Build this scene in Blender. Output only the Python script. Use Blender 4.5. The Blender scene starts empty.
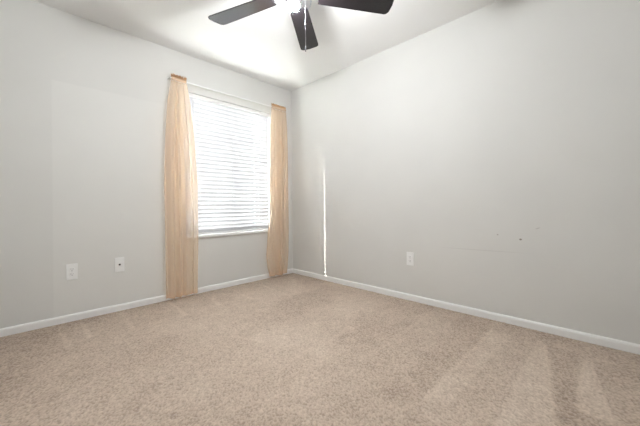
import bpy, bmesh, math, random
import numpy as np
from mathutils import Vector, Matrix
random.seed(7)
C = bpy.context.scene.collection
R = math.radians
PI = math.pi

# ------------------------------------------------------------------ camera
cam_d = bpy.data.cameras.new('camera'); cam = bpy.data.objects.new('camera', cam_d); C.objects.link(cam)
yaw, roll, fpx = 0.7940150469648318, -0.00953406237681745, 293.129
fw = Vector((math.sin(yaw), math.cos(yaw), 0)); rt = Vector((math.cos(yaw), -math.sin(yaw), 0)); up = rt.cross(fw)
r2 = rt*math.cos(roll) + up*math.sin(roll); u2 = r2.cross(fw)
m = Matrix((r2, u2, -fw)).transposed().to_4x4(); m.translation = Vector((-2.55101, -3.03470, 0.89147))
cam.matrix_world = m
cam_d.sensor_fit = 'HORIZONTAL'; cam_d.sensor_width = 36; cam_d.lens = 36*fpx/640
cam_d.shift_y = -(213-206.1)/640; cam_d.clip_start = 0.02
bpy.context.scene.camera = cam

# ------------------------------------------------------------------ light
sc = bpy.context.scene
sc.view_settings.view_transform = 'Standard'; sc.view_settings.look = 'None'
sc.view_settings.gamma = 1; sc.view_settings.use_curve_mapping = False
sc.view_settings.exposure = 1.84
sc.cycles.use_light_tree = False; sc.cycles.sample_clamp_indirect = 12
world = bpy.data.worlds.new('sky'); sc.world = world; world.use_nodes = True
bg = world.node_tree.nodes['Background']
bg.inputs[0].default_value = (0.86, 0.93, 1.0, 1); bg.inputs[1].default_value = 4.5
sun_d = bpy.data.lights.new('sun', 'SUN'); sun_d.energy = 32; sun_d.angle = R(0.2); sun_d.color = (1, .975, .94)
sun = bpy.data.objects.new('sun', sun_d); C.objects.link(sun)
sun.rotation_euler = Vector((0.55, -0.65, -0.62)).to_track_quat('-Z', 'Y').to_euler()
pt_d = bpy.data.lights.new('window_daylight', 'AREA'); pt_d.shape = 'RECTANGLE'; pt_d.size = 1.06; pt_d.size_y = 1.46
pt_d.cycles.is_portal = True
pt = bpy.data.objects.new('window_daylight', pt_d); C.objects.link(pt)
pt.location = (-0.87, 0.16, 1.33); pt.rotation_euler = (R(-90), 0, 0)      # faces the room
HALL = (-2.05, -1.24, 2.03)      # doorway in the back wall, closed by a door

# ------------------------------------------------------------------ materials
def mat(name, col, rough=.8, metal=0, spec=.3, coat=0, trans=0):
    m = bpy.data.materials.new(name); m.use_nodes = True
    b = m.node_tree.nodes['Principled BSDF']
    b.inputs['Base Color'].default_value = (*col, 1); b.inputs['Roughness'].default_value = rough
    b.inputs['Metallic'].default_value = metal; b.inputs['Specular IOR Level'].default_value = spec
    b.inputs['Coat Weight'].default_value = coat
    return m
def nn(m, t, **kw):
    n = m.node_tree.nodes.new(t)
    for k, v in kw.items(): setattr(n, k, v)
    return n
def lk(m, a, b): m.node_tree.links.new(a, b)
def plaster(name, col, scale=90, strength=.12, var=.02):
    m = mat(name, col, .85, spec=.2); b = m.node_tree.nodes['Principled BSDF']
    g = nn(m, 'ShaderNodeNewGeometry')
    n = nn(m, 'ShaderNodeTexNoise'); n.inputs['Scale'].default_value = scale; n.inputs['Detail'].default_value = 3
    w = nn(m, 'ShaderNodeTexNoise'); w.inputs['Scale'].default_value = 1.6; w.inputs['Detail'].default_value = 2
    lk(m, g.outputs['Position'], n.inputs['Vector']); lk(m, g.outputs['Position'], w.inputs['Vector'])
    bp = nn(m, 'ShaderNodeBump'); bp.inputs['Strength'].default_value = strength; bp.inputs['Distance'].default_value = .002
    lk(m, n.outputs['Fac'], bp.inputs['Height'])
    b2 = nn(m, 'ShaderNodeBump'); b2.inputs['Strength'].default_value = .25; b2.inputs['Distance'].default_value = .02
    lk(m, w.outputs['Fac'], b2.inputs['Height']); lk(m, bp.outputs['Normal'], b2.inputs['Normal'])
    lk(m, b2.outputs['Normal'], b.inputs['Normal'])
    mp = nn(m, 'ShaderNodeMapRange'); mp.inputs['From Min'].default_value = .3; mp.inputs['From Max'].default_value = .7
    mp.inputs['To Min'].default_value = 1-var; mp.inputs['To Max'].default_value = 1+var
    lk(m, w.outputs['Fac'], mp.inputs['Value'])
    mx = nn(m, 'ShaderNodeVectorMath', operation='SCALE'); mx.inputs[0].default_value = col
    lk(m, mp.outputs['Result'], mx.inputs['Scale']); lk(m, mx.outputs['Vector'], b.inputs['Base Color'])
    m['fac'] = 1
    return m, g, mx
WALL = (.730, .725, .696)
M = {}
M['wall'], _, _ = plaster('wall_paint', WALL)
M['ceiling'], _, _ = plaster('ceiling_paint', (.83, .825, .81), 60, .2)
def edge(m, sock, a, b):        # smooth 0..1 step from a to b
    n = nn(m, 'ShaderNodeMapRange', interpolation_type='SMOOTHSTEP')
    n.inputs['From Min'].default_value = a; n.inputs['From Max'].default_value = b
    lk(m, sock, n.inputs['Value']); return n.outputs['Result']
def mul(m, a, b, op='MULTIPLY'):
    n = nn(m, 'ShaderNodeMath', operation=op)
    for i, s in enumerate((a, b)):
        if isinstance(s, (int, float)): n.inputs[i].default_value = s
        else: lk(m, s, n.inputs[i])
    return n.outputs[0]
# window wall: a touched-up patch of slightly lighter paint with straight edges
M['wall_patch'], g, mx = plaster('wall_paint_touched_up', WALL)
mm = M['wall_patch']
sp = nn(mm, 'ShaderNodeSeparateXYZ'); lk(mm, g.outputs['Position'], sp.inputs[0])
f = mul(mm, edge(mm, sp.outputs['X'], -2.392, -2.378), edge(mm, sp.outputs['Z'], 1.89, 1.872))
f = mul(mm, f, edge(mm, sp.outputs['X'], -1.2, -2.1))
sc_ = mul(mm, mul(mm, f, .042), 1.0, 'ADD')
v = nn(mm, 'ShaderNodeVectorMath', operation='SCALE'); lk(mm, mx.outputs['Vector'], v.inputs[0]); lk(mm, sc_, v.inputs['Scale'])
lk(mm, v.outputs['Vector'], mm.node_tree.nodes['Principled BSDF'].inputs['Base Color'])
# right wall: two small scuffs and a faint long rub mark
M['wall_scuff'], g, mx = plaster('wall_paint_scuffed', WALL)
mm = M['wall_scuff']
last = mx.outputs['Vector']
def blob(cy, cz, ry, rz, col, amt, rot=0):
    global last
    sub = nn(mm, 'ShaderNodeVectorMath', operation='SUBTRACT'); lk(mm, g.outputs['Position'], sub.inputs[0]); sub.inputs[1].default_value = (0, cy, cz)
    ro = nn(mm, 'ShaderNodeVectorRotate', rotation_type='X_AXIS'); lk(mm, sub.outputs[0], ro.inputs['Vector']); ro.inputs['Angle'].default_value = rot
    ml = nn(mm, 'ShaderNodeVectorMath', operation='MULTIPLY'); lk(mm, ro.outputs[0], ml.inputs[0]); ml.inputs[1].default_value = (0, 1/ry, 1/rz)
    ln = nn(mm, 'ShaderNodeVectorMath', operation='LENGTH'); lk(mm, ml.outputs[0], ln.inputs[0])
    fac = mul(mm, edge(mm, ln.outputs['Value'], 1, .3), amt)
    mix = nn(mm, 'ShaderNodeMix', data_type='RGBA'); lk(mm, fac, mix.inputs['Factor']); lk(mm, last, mix.inputs['A']); mix.inputs['B'].default_value = (*col, 1)
    last = mix.outputs['Result']
blob(-2.577, .634, .012, .009, (.16, .11, .08), .8)
blob(-2.43, .66, .008, .007, (.3, .24, .2), .6)
blob(-2.31, .53, .42, .006, (.36, .33, .31), .16, R(1.2))
blob(-2.68, .72, .02, .006, (.4, .36, .33), .4, R(20))
lk(mm, last, mm.node_tree.nodes['Principled BSDF'].inputs['Base Color'])

M['trim'] = mat('white_trim_paint', (.90, .895, .88), .45, spec=.4)
M['plate'] = mat('white_plastic', (.92, .92, .91), .35, spec=.45)
M['slot'] = mat('dark_slot', (.03, .03, .03), .6)
M['rod'] = mat('white_rod_enamel', (.82, .82, .8), .35, spec=.5)
M['vinyl'] = mat('white_vinyl', (.8, .8, .8), .4)
M['nickel'] = mat('brushed_nickel', (.62, .62, .64), .3, metal=1)
M['ground'] = mat('pale_gravel', (.70, .70, .69), .95)
M['stucco'] = mat('tan_stucco', (.55, .48, .4), .95)
M['chain'] = mat('chain_metal', (.16, .16, .17), .5, metal=.3)
M['bronze'] = mat('dark_bronze', (.05, .045, .045), .4, metal=.6)
M['brass'] = mat('door_knob_metal', (.6, .58, .55), .3, metal=1)
# blind slats: faux wood, lets some daylight through
def sheet(name, dif, trl, fac, holes=0.0, weave=0, rough=None):
    m = bpy.data.materials.new(name); m.use_nodes = True; nt = m.node_tree
    for n in list(nt.nodes):
        if n.type != 'OUTPUT_MATERIAL': nt.nodes.remove(n)
    out = nt.nodes['Material Output']
    d = nn(m, 'ShaderNodeBsdfDiffuse'); d.inputs[0].default_value = (*dif, 1)
    t = nn(m, 'ShaderNodeBsdfTranslucent'); t.inputs[0].default_value = (*trl, 1)
    mx = nn(m, 'ShaderNodeMixShader'); mx.inputs[0].default_value = fac
    lk(m, d.outputs[0], mx.inputs[1]); lk(m, t.outputs[0], mx.inputs[2]); last = mx.outputs[0]
    if holes:
        tr = nn(m, 'ShaderNodeBsdfTransparent'); m2 = nn(m, 'ShaderNodeMixShader'); m2.inputs[0].default_value = holes
        lk(m, last, m2.inputs[1]); lk(m, tr.outputs[0], m2.inputs[2]); last = m2.outputs[0]
    lk(m, last, out.inputs[0]); return m
M['slat'] = sheet('white_blind_slat', (.66, .66, .675), (.9, .92, .94), .042)
M['sheer'] = sheet('peach_sheer_fabric', (.94, .73, .55), (1, .77, .55), .5, .45)
M['header'] = sheet('peach_gathered_header', (.62, .42, .25), (.8, .55, .34), .3, .05)
g_ = bpy.data.materials.new('window_glass'); g_.use_nodes = True; nt = g_.node_tree; nt.nodes.remove(nt.nodes['Principled BSDF'])
tr = nn(g_, 'ShaderNodeBsdfTransparent'); tr.inputs[0].default_value = (.93, .95, .94, 1)
gl = nn(g_, 'ShaderNodeBsdfGlossy'); gl.inputs['Roughness'].default_value = .02
mx = nn(g_, 'ShaderNodeMixShader'); mx.inputs[0].default_value = .06
lk(g_, tr.outputs[0], mx.inputs[1]); lk(g_, gl.outputs[0], mx.inputs[2]); lk(g_, mx.outputs[0], nt.nodes['Material Output'].inputs[0])
M['glass'] = g_
# fan blades: dark espresso laminate with satin sheen
M['blade'] = mat('dark_espresso_blade', (.030, .022, .022), .22, spec=.5, coat=0)
mm = M['blade']; b = mm.node_tree.nodes['Principled BSDF']; b.inputs['Coat Roughness'].default_value = .25
tc = nn(mm, 'ShaderNodeTexCoord'); mpn = nn(mm, 'ShaderNodeMapping'); mpn.inputs['Scale'].default_value = (3, 60, 10)
no = nn(mm, 'ShaderNodeTexNoise'); no.inputs['Scale'].default_value = 2; no.inputs['Detail'].default_value = 4
lk(mm, tc.outputs['Object'], mpn.inputs[0]); lk(mm, mpn.outputs[0], no.inputs['Vector'])
cr = nn(mm, 'ShaderNodeValToRGB'); cr.color_ramp.elements[0].color = (.006, .005, .006, 1); cr.color_ramp.elements[1].color = (.014, .011, .012, 1)
lk(mm, no.outputs['Fac'], cr.inputs[0]); lk(mm, cr.outputs[0], b.inputs['Base Color'])
M['lit'] = mat('lit_lamp', (.9, .95, 1), .5)
b = M['lit'].node_tree.nodes['Principled BSDF']; b.inputs['Emission Color'].default_value = (.86, .93, 1, 1); b.inputs['Emission Strength'].default_value = 60
g_ = bpy.data.materials.new('clear_ribbed_glass'); g_.use_nodes = True; nt = g_.node_tree; nt.nodes.remove(nt.nodes['Principled BSDF'])
tr = nn(g_, 'ShaderNodeBsdfTransparent'); tr.inputs[0].default_value = (.93, .95, .98, 1)
gl = nn(g_, 'ShaderNodeBsdfGlossy'); gl.inputs['Roughness'].default_value = .12
mx = nn(g_, 'ShaderNodeMixShader'); mx.inputs[0].default_value = .012
lk(g_, tr.outputs[0], mx.inputs[1]); lk(g_, gl.outputs[0], mx.inputs[2]); lk(g_, mx.outputs[0], nt.nodes['Material Output'].inputs[0])
M['shade'] = g_
# carpet
mm = M['carpet'] = mat('beige_cut_pile_carpet', (.5, .4, .32), .95, spec=.05)
b = mm.node_tree.nodes['Principled BSDF']; b.inputs['Sheen Weight'].default_value = .15; b.inputs['Sheen Roughness'].default_value = .6
at = nn(mm, 'ShaderNodeAttribute', attribute_name='nap')
cr = nn(mm, 'ShaderNodeValToRGB'); e = cr.color_ramp.elements
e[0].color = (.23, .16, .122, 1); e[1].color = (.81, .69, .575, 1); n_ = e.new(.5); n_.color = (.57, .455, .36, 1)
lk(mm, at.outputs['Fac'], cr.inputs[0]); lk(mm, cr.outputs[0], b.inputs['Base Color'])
geo = nn(mm, 'ShaderNodeNewGeometry'); no = nn(mm, 'ShaderNodeTexNoise'); no.inputs['Scale'].default_value = 260; no.inputs['Detail'].default_value = 2
lk(mm, geo.outputs['Position'], no.inputs['Vector'])
bp = nn(mm, 'ShaderNodeBump'); bp.inputs['Strength'].default_value = .5; bp.inputs['Distance'].default_value = .004
lk(mm, no.outputs['Fac'], bp.inputs['Height']); lk(mm, bp.outputs['Normal'], b.inputs['Normal'])

# ------------------------------------------------------------------ helpers
def link_mesh(name, bm, material, parent=None, smooth=False):
    me = bpy.data.meshes.new(name); bmesh.ops.recalc_face_normals(bm, faces=bm.faces)
    bm.to_mesh(me); bm.free(); me.materials.append(material)
    if smooth:
        for p in me.polygons: p.use_smooth = True
    o = bpy.data.objects.new(name, me); C.objects.link(o)
    if parent: o.parent = parent
    return o
def box(bm, x0, x1, y0, y1, z0, z1, bevel=0, seg=2):
    r = bmesh.ops.create_cube(bm, size=1)
    vs = r['verts']
    for v in vs: v.co = Vector(((x0+x1)/2 + v.co.x*(x1-x0), (y0+y1)/2 + v.co.y*(y1-y0), (z0+z1)/2 + v.co.z*(z1-z0)))
    if bevel:
        es = list({e for v in vs for e in v.link_edges})
        bmesh.ops.bevel(bm, geom=es, offset=bevel, segments=seg, affect='EDGES', profile=.6)
def lathe(bm, prof, seg=48, center=(0, 0, 0), close=False):
    rings = []
    for r_, z in prof:
        if r_ < 1e-6: rings.append([bm.verts.new((center[0], center[1], center[2]+z))])
        else: rings.append([bm.verts.new((center[0]+r_*math.cos(2*PI*i/seg), center[1]+r_*math.sin(2*PI*i/seg), center[2]+z)) for i in range(seg)])
    for a, b in zip(rings, rings[1:]):
        for i in range(seg):
            j = (i+1) % seg
            if len(a) == 1 and len(b) == 1: continue
            if len(a) == 1: bm.faces.new((a[0], b[i], b[j]))
            elif len(b) == 1: bm.faces.new((a[i], a[j], b[0]))
            else: bm.faces.new((a[i], a[j], b[j], b[i]))
def tube(bm, pts, r, seg=10, caps=True):
    pts = [Vector(p) for p in pts]; rings = []
    ref = Vector((0, 0, 1))
    for i, p in enumerate(pts):
        d = (pts[min(i+1, len(pts)-1)] - pts[max(i-1, 0)]).normalized()
        a = d.cross(ref)
        if a.length < 1e-3: a = d.cross(Vector((1, 0, 0)))
        a.normalize(); b = d.cross(a)
        rings.append([bm.verts.new(p + r*(a*math.cos(2*PI*k/seg) + b*math.sin(2*PI*k/seg))) for k in range(seg)])
    for A, B in zip(rings, rings[1:]):
        for k in range(seg): bm.faces.new((A[k], A[(k+1) % seg], B[(k+1) % seg], B[k]))
    if caps: bm.faces.new(rings[0]); bm.faces.new(rings[-1][::-1])
def sweep(bm, prof, a, b, outn):       # profile (depth, height) swept from a to b, depth along outn
    a, b, n = Vector(a), Vector(b), Vector(outn)
    A = [bm.verts.new(a + n*d + Vector((0, 0, h))) for d, h in prof]; B = [bm.verts.new(b + n*d + Vector((0, 0, h))) for d, h in prof]
    k = len(prof)
    for i in range(k): bm.faces.new((A[i], A[(i+1) % k], B[(i+1) % k], B[i]))
    bm.faces.new(A); bm.faces.new(B[::-1])
def struct(o, label=None):
    o['kind'] = 'structure'
    if label: o['label'] = label
    return o
def thing(name, label, cat, loc=(0, 0, 0), group=None):
    o = bpy.data.objects.new(name, None); C.objects.link(o); o.location = loc; o.empty_display_size = .1
    o['label'] = label; o['category'] = cat
    if group: o['group'] = group
    return o

# ------------------------------------------------------------------ room shell
H = 2.44; XL = -2.95; YB = -3.55; T = .16
WX0, WX1, WZ0, WZ1 = -1.40, -.34, .597, 2.064
bm = bmesh.new()
box(bm, XL-T, WX0, 0, T, -.02, H+.1); box(bm, WX1, T, 0, T, -.02, H+.1)
box(bm, WX0, WX1, 0, T, -.02, WZ0-.012); box(bm, WX0, WX1, 0, T, WZ1, H+.1)
struct(link_mesh('wall_front', bm, M['wall_patch']), 'grey window wall with a slightly lighter touched-up paint patch')
bm = bmesh.new(); box(bm, 0, T, YB-T, 0, -.02, H+.1)
struct(link_mesh('wall_right', bm, M['wall_scuff']), 'plain grey right wall with faint scuffs')
bm = bmesh.new(); box(bm, XL-T, XL, YB-T, 0, -.02, H+.1)
struct(link_mesh('wall_left', bm, M['wall']))
bm = bmesh.new(); box(bm, XL, HALL[0], YB-T, YB, -.02, H+.1); box(bm, HALL[1], 0, YB-T, YB, -.02, H+.1); box(bm, HALL[0], HALL[1], YB-T, YB, HALL[2], H+.1)
struct(link_mesh('wall_back', bm, M['wall']))
bm = bmesh.new(); box(bm, XL-T, T, YB-T, T, H, H+.14)
struct(link_mesh('ceiling', bm, M['ceiling']))
# roof overhang outside the window
bm = bmesh.new(); box(bm, XL-.8, .8, T, .62, 2.5, 2.6)
struct(link_mesh('roof_eave', bm, M['stucco']))
bm = bmesh.new(); box(bm, -14, 14, -14, 14, -.4, -.3)
struct(link_mesh('ground', bm, M['ground']))

# carpet: a real displaced pile surface; 'nap' says how light the brushed pile is
STEP = .005
nx = int(round((0-XL)/STEP))+1; ny = int(round((0-YB)/STEP))+1
rng = np.random.default_rng(3)
X, Y = np.meshgrid(np.linspace(XL, 0, nx), np.linspace(YB, 0, ny))
def lowfreq(scale, seed):
    r = np.random.default_rng(seed); gx, gy = int(3.2/scale)+4, int(3.9/scale)+4
    g = r.standard_normal((gy, gx)); fx = (X-XL)/scale+1; fy = (Y-YB)/scale+1
    ix, iy = fx.astype(int), fy.astype(int); tx, ty = fx-ix, fy-iy
    tx, ty = tx*tx*(3-2*tx), ty*ty*(3-2*ty)
    return (g[iy, ix]*(1-tx)+g[iy, ix+1]*tx)*(1-ty)+(g[iy+1, ix]*(1-tx)+g[iy+1, ix+1]*tx)*ty
jx = X + .03*lowfreq(.12, 21) + .012*lowfreq(.03, 22); jy = Y + .03*lowfreq(.12, 23) + .012*lowfreq(.03, 24)
def poly(pts, soft, jit=1.0):     # soft convex polygon mask
    px = X + (jx-X)*jit; py = Y + (jy-Y)*jit
    cx = sum(p[0] for p in pts)/len(pts); cy = sum(p[1] for p in pts)/len(pts)
    d = np.full(X.shape, 1e9)
    for (x0, y0), (x1, y1) in zip(pts, pts[1:]+pts[:1]):
        n = np.array([y1-y0, -(x1-x0)]); n = n/np.hypot(*n)
        if (cx-x0)*n[0]+(cy-y0)*n[1] < 0: n = -n
        d = np.minimum(d, (px-x0)*n[0]+(py-y0)*n[1])
    t = np.clip(d/soft+.5, 0, 1); return t*t*(3-2*t)
nap = .5 + .035*lowfreq(.5, 1) + .02*lowfreq(.16, 2) + .03*lowfreq(.05, 5)
nap += .15*poly([(-.30, -2.925), (-.32, -2.965), (-.90, -3.06), (-.86, -2.93)], .010, .15)
nap += .13*poly([(-.17, -2.70), (-.205, -2.745), (-1.07, -2.875), (-1.24, -2.70)], .012, .15)
nap += .10*poly([(-.205, -2.735), (-.21, -2.755), (-1.07, -2.895), (-1.06, -2.87)], .008, .12)
nap += .10*poly([(-.2, -2.43), (-.2, -2.445), (-1.25, -2.44), (-1.25, -2.415)], .010, .12)
nap += .08*poly([(-.25, -1.98), (-.25, -2.0), (-1.1, -2.03), (-1.1, -1.99)], .012, .12)
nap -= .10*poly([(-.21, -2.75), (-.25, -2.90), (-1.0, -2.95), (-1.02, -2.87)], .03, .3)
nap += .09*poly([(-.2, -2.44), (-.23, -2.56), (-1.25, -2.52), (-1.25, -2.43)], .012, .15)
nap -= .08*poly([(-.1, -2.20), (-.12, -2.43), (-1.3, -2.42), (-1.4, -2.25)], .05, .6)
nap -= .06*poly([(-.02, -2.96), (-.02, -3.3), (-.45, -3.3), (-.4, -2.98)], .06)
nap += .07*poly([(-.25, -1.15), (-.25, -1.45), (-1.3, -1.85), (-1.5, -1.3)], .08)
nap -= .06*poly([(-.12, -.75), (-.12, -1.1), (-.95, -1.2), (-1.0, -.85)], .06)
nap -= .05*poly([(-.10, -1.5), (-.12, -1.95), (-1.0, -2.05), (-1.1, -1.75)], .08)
nap += .07*poly([(-.3, -.3), (-.3, -.75), (-1.8, -1.1), (-1.9, -.5)], .12)
nap += .05*poly([(-1.3, -1.0), (-1.0, -1.6), (-1.7, -2.2), (-2.3, -1.2)], .25)
for x0, x1, yn, w, a in ((-2.36, -2.357, -.6, .018, .12), (-2.226, -2.228, -.49, .022, .13), (-1.955, -1.983, -.56, .018, .11), (-1.574, -1.603, -.53, .02, .12),
                         (-.62, -.69, -.75, .02, .08), (-1.25, -1.28, -.5, .02, .09), (-.95, -1.0, -.6, .02, .08)):
    nap += a*poly([(x0-.008, -.07), (x0+.008, -.07), (x1+w, yn), (x1-w, yn)], .014, .2)
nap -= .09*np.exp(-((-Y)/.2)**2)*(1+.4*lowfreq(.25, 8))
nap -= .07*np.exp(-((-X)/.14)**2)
nap -= .08*poly([(-2.9, -.1), (-2.9, -1.1), (-2.5, -.9), (-2.3, -.1)], .25)
tuft = rng.random(X.shape)
t2 = (tuft + .25*np.roll(tuft, 1, 0) + .25*np.roll(tuft, 1, 1)); t2 = (t2-t2.mean())/t2.std()
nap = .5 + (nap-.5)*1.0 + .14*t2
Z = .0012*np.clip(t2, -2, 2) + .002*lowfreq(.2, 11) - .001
Z[:, -1] = -.004
co = np.stack([X + rng.normal(0, .0008, X.shape), Y + rng.normal(0, .0008, X.shape), Z], -1).reshape(-1, 3).astype(np.float32)
idx = np.arange(nx*ny).reshape(ny, nx)
quads = np.stack([idx[:-1, :-1], idx[:-1, 1:], idx[1:, 1:], idx[1:, :-1]], -1).reshape(-1, 4)
me = bpy.data.meshes.new('floor'); nq = len(quads)
me.vertices.add(nx*ny); me.vertices.foreach_set('co', co.ravel())
me.loops.add(nq*4); me.loops.foreach_set('vertex_index', quads.ravel().astype(np.int32))
me.polygons.add(nq); me.polygons.foreach_set('loop_start', np.arange(0, nq*4, 4, dtype=np.int32))
me.update(calc_edges=True)
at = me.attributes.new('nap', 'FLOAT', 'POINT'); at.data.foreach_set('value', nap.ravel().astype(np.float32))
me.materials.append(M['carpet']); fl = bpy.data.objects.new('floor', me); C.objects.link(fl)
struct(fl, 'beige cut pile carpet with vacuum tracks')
bm = bmesh.new(); box(bm, HALL[0]+.003, HALL[1]-.003, YB-.045, YB-.01, .006, HALL[2]-.004)
for z0_, z1_ in ((.22, .92), (1.08, 1.85)):
    for x0_, x1_ in ((HALL[0]+.11, -1.70), (-1.59, HALL[1]-.11)): box(bm, x0_, x1_, YB-.012, YB-.004, z0_, z1_, .004)
dr = struct(link_mesh('door_1', bm, M['trim']), 'white panelled door')
bm = bmesh.new(); lathe(bm, [(0, 0), (.03, 0), (.03, .006), (.011, .01), (.011, .035), (.026, .045), (.028, .058), (.018, .07), (0, .072)], 28)
bmesh.ops.rotate(bm, verts=bm.verts, matrix=Matrix.Rotation(R(-90), 3, 'X')); bmesh.ops.translate(bm, verts=bm.verts, vec=(HALL[1]-.07, YB-.01, .95))
link_mesh('door_knob', bm, M['brass'], dr, True)

BP = [(0, 0), (.013, 0), (.013, .042), (.011, .050), (.007, .055), (0, .057)]
def baseboard(name, a, b, n):
    bm = bmesh.new(); sweep(bm, BP, a, b, n); struct(link_mesh(name, bm, M['trim']), 'low white baseboard')
baseboard('baseboard_front', (XL, 0, 0), (0, 0, 0), (0, -1, 0))
baseboard('baseboard_right', (0, -.0, 0), (0, YB, 0), (-1, 0, 0))
baseboard('baseboard_left', (XL, 0, 0), (XL, YB, 0), (1, 0, 0))
baseboard('baseboard_back', (HALL[1]+.06, YB, 0), (0, YB, 0), (0, 1, 0))
bm = bmesh.new()
box(bm, HALL[0]-.06, HALL[0], YB, YB+.015, 0, HALL[2]+.06); box(bm, HALL[1], HALL[1]+.06, YB, YB+.015, 0, HALL[2]+.06); box(bm, HALL[0], HALL[1], YB, YB+.015, HALL[2], HALL[2]+.06)
struct(link_mesh('trim_1', bm, M['trim']), 'white doorway casing')

# ------------------------------------------------------------------ window
win = bpy.data.objects.new('window_1', None); C.objects.link(win); win.location = (-.87, .1, WZ0); struct(win, 'two-pane vinyl window behind the blind')
def at_win(o): o.parent = win; o.matrix_parent_inverse = Matrix.Translation((.87, -.1, -WZ0)); return o
bm = bmesh.new(); fr = .04
box(bm, WX0, WX1, .09, .15, WZ0, WZ0+fr); box(bm, WX0, WX1, .09, .15, WZ1-fr, WZ1)
box(bm, WX0, WX0+fr, .09, .15, WZ0+fr, WZ1-fr); box(bm, WX1-fr, WX1, .09, .15, WZ0+fr, WZ1-fr)
at_win(link_mesh('window_frame', bm, M['vinyl']))
bm = bmesh.new(); box(bm, -.90, -.84, .095, .145, WZ0+fr, WZ1-fr, .004); at_win(link_mesh('mullion', bm, M['vinyl']))
for a, b, y in ((WX0+fr, -.90, .125), (-.84, WX1-fr, .11)):
    bm = bmesh.new(); box(bm, a, b, y, y+.003, WZ0+fr, WZ1-fr); at_win(link_mesh('pane', bm, M['glass']))
bm = bmesh.new(); box(bm, WX0-.02, WX1+.02, -.022, 0, WZ0-.023, WZ0, .005); box(bm, WX0+.001, WX1-.001, -.002, .09, WZ0-.012, WZ0)
at_win(link_mesh('window_sill', bm, M['trim']))

# ------------------------------------------------------------------ blind
blind = thing('window_blind', 'white closed horizontal slat blind glowing with daylight inside the window recess', 'blind', (-.87, .04, WZ1))
def at_b(o, par=None):
    o.parent = par or blind; o.matrix_parent_inverse = Matrix.Translation((.87, -.04, -WZ1)); return o
BX0, BX1, BY = WX0+.006, WX1-.006, .045
holes = [(-.552, .0075), (-.496, .002)]
bm = bmesh.new()
zt, zb, n = WZ1-.055, WZ0+.036, 32
tilt = R(72); w = .0515
prof = []
for k in range(5):
    s = (k/4-.5); prof.append((s*w, .0035*(1-4*s*s)))
for i in range(n):
    zc = zt + (zb-zt)*i/(n-1)
    jt = tilt + R(random.uniform(-.25, .25))
    ca, sa = math.cos(jt), math.sin(jt)
    def P(x, s, h): # inner edge up
        return (x, BY - s*ca + h*sa, zc + s*sa + h*ca)
    def strip(x0, x1, s0, s1, seg=2):
        T_ = []
        for x in (x0, x1):
            top, bot = [], []
            for k in range(seg+1):
                s = s0+(s1-s0)*k/seg; c = .003*(1-(2*s/w)**2)
                top.append(bm.verts.new(P(x, s, c+.0011))); bot.append(bm.verts.new(P(x, s, c-.0011)))
            T_.append(top+bot[::-1])
        A, B = T_; k = len(A)
        for j in range(k): bm.faces.new((A[j], A[(j+1) % k], B[(j+1) % k], B[j]))
        bm.faces.new(A); bm.faces.new(B[::-1])
    xs = BX0
    for hx, hw in holes:
        strip(xs, hx-hw, -w/2, w/2, 6)
        strip(hx-hw, hx+hw, -w/2, -.0024, 3); strip(hx-hw, hx+hw, .0024, w/2, 3)
        xs = hx+hw
    strip(xs, BX1, -w/2, w/2, 6)
at_b(link_mesh('slats', bm, M['slat']))
bm = bmesh.new(); box(bm, BX0, BX1, .012, .07, WZ1-.034, WZ1-.002); at_b(link_mesh('headrail', bm, M['vinyl']))
bm = bmesh.new(); box(bm, WX0+.003, WX1-.003, .002, .009, WZ1-.042, WZ1-.004, .0025); at_b(link_mesh('valance', bm, M['trim']))
bm = bmesh.new(); box(bm, BX0, BX1, BY-.024, BY+.024, WZ0+.006, WZ0+.024, .005, 3); at_b(link_mesh('bottom_rail', bm, M['vinyl']))
for hx in (-1.245, -.87, -.496):
    bm = bmesh.new()
    for y in (BY-.0135, BY+.0135): tube(bm, [(hx+.014, y, WZ1-.04), (hx+.014, y, WZ0+.02)], .0009, 6)
    at_b(link_mesh('ladder_cord', bm, M['vinyl']))
bm = bmesh.new(); tube(bm, [(-1.31, .016, WZ1-.06), (-1.312, .014, WZ1-.5), (-1.311, .015, WZ1-.95)], .004, 8); at_b(link_mesh('tilt_wand', bm, M['vinyl'], smooth=True))

# ------------------------------------------------------------------ curtain rod
rod = thing('curtain_rod', 'thin white curtain rod bracketed to the wall above the window', 'curtain rod', (-.84, 0, 2.13))
def at_r(o): o.parent = rod; o.matrix_parent_inverse = Matrix.Translation((.84, 0, -2.13)); return o
RY, RZ = -.065, 2.133
def bar(bm, x0, x1, t=.003, hh=.0055):
    box(bm, x0, x1, RY-t, RY+t, RZ-hh, RZ+hh, .002)
bm = bmesh.new(); bar(bm, -1.550, -.86); at_r(link_mesh('rod_tube', bm, M['rod']))
bm = bmesh.new(); bar(bm, -.875, -.136, .0028, .0052); at_r(link_mesh('inner_rod_tube', bm, M['rod']))
for x in (-1.550, -.136):
    bm = bmesh.new(); box(bm, x-.003, x+.003, RY-.0035, -.004, RZ-.0062, RZ+.0062, .0015); box(bm, x-.003, x+.003, -.005, 0, RZ-.02, RZ+.02, .001)
    at_r(link_mesh('bracket', bm, M['rod']))

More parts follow.
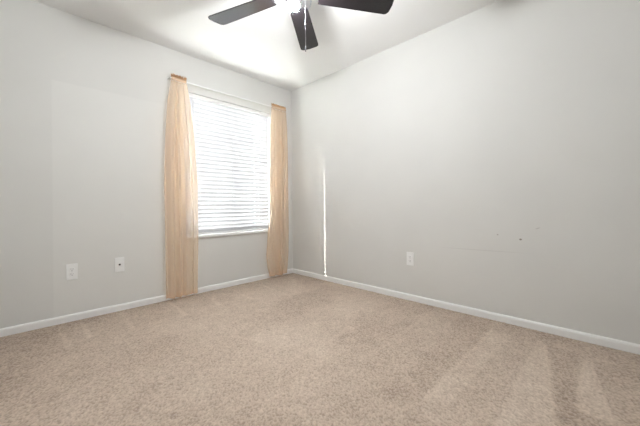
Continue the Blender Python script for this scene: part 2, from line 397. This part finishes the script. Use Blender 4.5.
# ------------------------------------------------------------------ curtains
def interp(tab, z):
    tab = sorted(tab); 
    zs = [a[0] for a in tab]
    return np.interp(z, zs, [a[1] for a in tab]), np.interp(z, zs, [a[2] for a in tab])
def curtain(name, label, tab, nf, seed, zbot, bias):
    xc = (tab[0][1]+tab[0][2])/2
    root = thing(name, label, 'curtain', (xc, RY, 0), 'sheer peach curtain panels on the rod')
    rr = random.Random(seed)
    ph = [rr.uniform(0, 6.28) for _ in range(6)]
    def surf(s, z):
        a, b = interp(tab, z)
        fl = max(0, min(1, (2.11-z)/.5))          # folds deepen below the rod pocket
        u = s + .035*math.sin(2*PI*s*1.5+ph[0]) + .018*math.sin(2*PI*s*3+z*1.3+ph[1])
        A = (.007 + .016*fl)*(.75+.35*math.sin(5*s+ph[2]))
        y = RY + A*math.sin(2*PI*nf*s + .5*math.sin(1.4*z+ph[3])) + .005*fl*math.sin(2*PI*nf*2.3*s+ph[4]+z*.8)
        y += -.010*math.sin(PI*s)*fl
        x = a + (b-a)*u + .006*fl*math.sin(2*PI*nf*s*1.0+1.2)
        x = max(a-.004, min(b+.004, x))
        return x, min(y, -.022)
    NS, NZ = 170, 90
    bm = bmesh.new(); g = []
    for j in range(NZ+1):
        z = 2.112 + (zbot-2.112)*j/NZ
        g.append([bm.verts.new((*surf(i/NS, z), z + .004*math.sin(9*i/NS+seed)*(j == NZ))) for i in range(NS+1)])
    for A, B in zip(g, g[1:]):
        for i in range(NS): bm.faces.new((A[i], A[i+1], B[i+1], B[i]))
    o = link_mesh('panel', bm, M['sheer'], root, True); o.matrix_parent_inverse = Matrix.Translation((-xc, -RY, 0))
    # hem: doubled band at the foot
    bm = bmesh.new(); g = []
    for j in range(7):
        z = zbot + .002 + .05*j/6
        g.append([bm.verts.new((surf(i/NS, z)[0], surf(i/NS, z)[1]-.0022, z)) for i in range(NS+1)])
    for A, B in zip(g, g[1:]):
        for i in range(NS): bm.faces.new((A[i], A[i+1], B[i+1], B[i]))
    o = link_mesh('hem', bm, M['sheer'], root, True); o.matrix_parent_inverse = Matrix.Translation((-xc, -RY, 0))
    # gathered rod pocket wrapped round the rod, with a ruffled heading above
    a, b = interp(tab, 2.13)
    bm = bmesh.new(); N = 150; rings = []
    for i in range(N+1):
        x = a + (b-a)*i/N; pl = .5+.5*math.sin(i*1.05+2*math.sin(i*.31+seed))
        ry, rz = .0085+.004*pl, .014+.003*pl
        rings.append([bm.verts.new((x, RY+ry*math.cos(2*PI*k/16), RZ+rz*math.sin(2*PI*k/16)-.002)) for k in range(16)])
    for A, B in zip(rings, rings[1:]):
        for k in range(16): bm.faces.new((A[k], A[(k+1) % 16], B[(k+1) % 16], B[k]))
    o = link_mesh('rod_pocket', bm, M['sheer'], root, True); o.matrix_parent_inverse = Matrix.Translation((-xc, -RY, 0))
    bm = bmesh.new(); g = []
    for j in range(7):
        t = j/6
        row = []
        for i in range(N+1):
            x = a + (b-a)*i/N; pl = math.sin(i*1.05+2*math.sin(i*.31+seed))
            row.append(bm.verts.new((x+.003*t*math.sin(i*.9), RY+(.004+.009*t)*pl, RZ+.011+t*(.026+.007*math.sin(i*.55+seed)+.003*math.sin(i*1.3)))))
        g.append(row)
    for A, B in zip(g, g[1:]):
        for i in range(N): bm.faces.new((A[i], A[i+1], B[i+1], B[i]))
    o = link_mesh('ruffled_heading', bm, M['header'], root, True); o.matrix_parent_inverse = Matrix.Translation((-xc, -RY, 0))
curtain('sheer_curtain', 'peach sheer curtain left of the window, on the side away from the room corner',
        [(2.17, -1.534, -1.408), (1.9, -1.582, -1.365), (1.6, -1.605, -1.335), (1.15, -1.618, -1.304), (.6, -1.612, -1.300), (.03, -1.606, -1.312)], 4, 2, .028, 0)
curtain('sheer_curtain', 'peach sheer curtain right of the window, hanging beside the room corner',
        [(2.17, -.368, -.150), (1.9, -.388, -.130), (1.47, -.398, -.122), (.73, -.425, -.120), (.5, -.448, -.123), (.3, -.467, -.130), (.15, -.452, -.145), (.03, -.420, -.165)], 4, 5, .030, 0)

# ------------------------------------------------------------------ wall plates
def plate_root(name, label, cat, p, wall, group=None):
    o = thing(name, label, cat, p, group)
    if wall == 'R': o.rotation_euler = (0, 0, R(-90))     # local -y points into the room
    return o
def plate_bm(w=.070, h=.124, d=.006):
    bm = bmesh.new(); box(bm, -w/2, w/2, -d, 0, -h/2, h/2, .0028, 3); return bm
def duplex(root):
    link_mesh('cover_plate', plate_bm(), M['plate'], root)
    for s in (-1, 1):
        bm = bmesh.new(); box(bm, -.017, .017, -.0085, -.005, s*.0195-.0145, s*.0195+.0145, .0025)
        f = link_mesh('receptacle', bm, M['plate'], root)
        bm = bmesh.new()
        box(bm, -.0075, -.0055, -.0092, -.0084, s*.0195-.002, s*.0195+.007); box(bm, .0055, .0075, -.0092, -.0084, s*.0195-.001, s*.0195+.006)
        box(bm, -.0025, .0025, -.0092, -.0084, s*.0195-.010, s*.0195-.006, .0008)
        link_mesh('socket_slots', bm, M['slot'], f)
    bm = bmesh.new(); lathe(bm, [(0, 0), (.0032, 0), (.0032, .0012), (0, .0018)], 16)
    bmesh.ops.rotate(bm, verts=bm.verts, matrix=Matrix.Rotation(R(90), 3, 'X')); bmesh.ops.translate(bm, verts=bm.verts, vec=(0, -.0055, 0))
    link_mesh('screw', bm, M['nickel'], root)
o = plate_root('electrical_outlet', 'white two-socket outlet on the window wall, leftmost of the wall plates', 'outlet', (-2.276, 0, .391), 'L')
duplex(o)
o = plate_root('cable_jack_plate', 'white wall plate with one dark round cable jack, between outlet and curtain', 'wall plate', (-1.958, 0, .400), 'L')
link_mesh('cover_plate', plate_bm(), M['plate'], o)
bm = bmesh.new(); lathe(bm, [(.0, 0), (.0075, 0), (.0075, .003), (.0048, .003), (.0048, .010), (.003, .010), (0, .0095)], 20)
bmesh.ops.rotate(bm, verts=bm.verts, matrix=Matrix.Rotation(R(90), 3, 'X')); bmesh.ops.translate(bm, verts=bm.verts, vec=(0, -.0055, 0))
link_mesh('jack', bm, M['slot'], o)
for s in (-1, 1):
    bm = bmesh.new(); lathe(bm, [(0, 0), (.003, 0), (.003, .001), (0, .0015)], 14)
    bmesh.ops.rotate(bm, verts=bm.verts, matrix=Matrix.Rotation(R(90), 3, 'X')); bmesh.ops.translate(bm, verts=bm.verts, vec=(0, -.0055, s*.042))
    link_mesh('screw', bm, M['plate'], o)
o = plate_root('electrical_outlet', 'white two-socket outlet alone on the right wall above the baseboard', 'outlet', (0, -1.708, .390), 'R')
duplex(o)

# ------------------------------------------------------------------ ceiling fan
FX, FY, FZ = -1.4215, -1.7225, 2.15
fan = thing('ceiling_fan', 'five-blade dark brown ceiling fan with a lit lamp and pull chain', 'ceiling fan', (FX, FY, H))
def at_f(o, par=None, rz=0, z=0):
    o.parent = par or fan; o.location = (0, 0, z); o.rotation_euler = (0, 0, rz); return o
D = FZ-H
bm = bmesh.new(); lathe(bm, [(0, 0), (.07, 0), (.072, -.012), (.058, -.045), (.022, -.058), (0, -.058)]); at_f(link_mesh('canopy', bm, M['nickel'], smooth=True))
bm = bmesh.new(); tube(bm, [(0, 0, -.05), (0, 0, -.15)], .013, 20); at_f(link_mesh('downrod', bm, M['nickel'], smooth=True))
bm = bmesh.new(); lathe(bm, [(0, -.14), (.03, -.14), (.05, -.155), (.098, -.175), (.112, -.20), (.112, -.24), (.095, -.262), (.06, -.27), (0, -.27)]); at_f(link_mesh('motor_housing', bm, M['nickel'], smooth=True))
for k in range(5):
    a = .653 + k*2*PI/5
    bm = bmesh.new(); N = 10
    # outline of the blade in (along, across)
    L0, L1 = .155, .615
    out = []
    w0, w1 = .055, .072
    out += [(L0, -w0), (L0+.02, -w0-.004)] + [(L0+.02+(L1-.035-L0-.02)*t/6, -(w0+.004+(w1-w0-.004)*t/6)) for t in range(1, 7)]
    out += [(L1-.012, -w1+.004), (L1-.002, -w1+.018)]
    out += [(L1+.006, 0), (L1+.004, w1-.022), (L1-.006, w1-.006), (L1-.022, w1)]
    out += [(L0+.02+(L1-.035-L0-.02)*t/6, (w0+.004+(w1-w0-.004)*t/6)) for t in range(5, -1, -1)] + [(L0, w0)]
    top = [bm.verts.new((x, y, .003)) for x, y in out]; bot = [bm.verts.new((x, y, -.003)) for x, y in out]
    bm.faces.new(top); bm.faces.new(bot[::-1]); n_ = len(out)
    for i in range(n_): bm.faces.new((top[i], top[(i+1) % n_], bot[(i+1) % n_], bot[i]))
    bmesh.ops.rotate(bm, verts=bm.verts, matrix=Matrix.Rotation(R(BLADE_PITCH := -10), 3, 'X'))
    bl = at_f(link_mesh('blade', bm, M['blade']), rz=a, z=D)
    bm = bmesh.new()
    box(bm, .09, .17, -.014, .014, .004, .011, .002); box(bm, .15, .235, -.034, .034, .0035, .0085, .003)
    for v_ in bm.verts:
        if v_.co.x > .14: v_.co = Matrix.Rotation(R(BLADE_PITCH), 3, 'X') @ v_.co
    br = link_mesh('blade_bracket', bm, M['bronze']); br.parent = bl
bm = bmesh.new(); lathe(bm, [(0, -.268), (.05, -.268), (.055, -.285), (.052, -.325), (.046, -.336), (.0, -.336)]); lk_ = at_f(link_mesh('light_fitter', bm, M['bronze'], smooth=True))
bm = bmesh.new()
prof = [(.05, -.318), (.085, -.325), (.104, -.336), (.106, -.345), (.101, -.352), (.0985, -.352), (.103, -.344)]
lathe(bm, prof, 64)
for v_ in bm.verts:
    an = math.atan2(v_.co.y, v_.co.x); k_ = 1+.02*math.cos(32*an)
    v_.co.x *= k_; v_.co.y *= k_
at_f(link_mesh('glass_bowl', bm, M['shade'], smooth=True))
bm = bmesh.new(); lathe(bm, [(0, -.336), (.014, -.338), (.028, -.346), (.036, -.360), (.034, -.375), (.020, -.388), (0, -.392)], 32)
at_f(link_mesh('bulb', bm, M['lit'], smooth=True))
# pull chain, hanging on the side towards the right wall
cv = rt*.070 + fw*-.03
bm = bmesh.new()
z0, z1 = 2.105, 1.785
nb = 74
for i in range(nb):
    z = z0+(z1+.03-z0)*i/(nb-1)
    bmesh.ops.create_icosphere(bm, subdivisions=1, radius=.0014, matrix=Matrix.Translation((cv.x, cv.y, z-H)))
tube(bm, [(cv.x, cv.y, z0-H+.01), (cv.x, cv.y, z1+.03-H)], .0008, 6)
ch = at_f(link_mesh('pull_chain', bm, M['chain'], smooth=True))
bm = bmesh.new(); bmesh.ops.create_icosphere(bm, subdivisions=2, radius=.005, matrix=Matrix.Translation((cv.x, cv.y, 1.945-H)))
o = link_mesh('chain_coupling', bm, M['chain'], smooth=True); o.parent = ch
bm = bmesh.new(); lathe(bm, [(0, .034), (.0018, .032), (.0028, .02), (.0032, .008), (.0022, 0), (0, -.001)], 16, (cv.x, cv.y, z1-H))
o = link_mesh('chain_fob', bm, M['chain'], smooth=True); o.parent = ch
# the lamp's own light
ld = bpy.data.lights.new('fan_lamp', 'POINT'); ld.energy = 12.5; ld.shadow_soft_size = .04; ld.color = (.96, .98, 1)
lo = bpy.data.objects.new('fan_lamp', ld); C.objects.link(lo); lo.location = (FX, FY, 2.01)
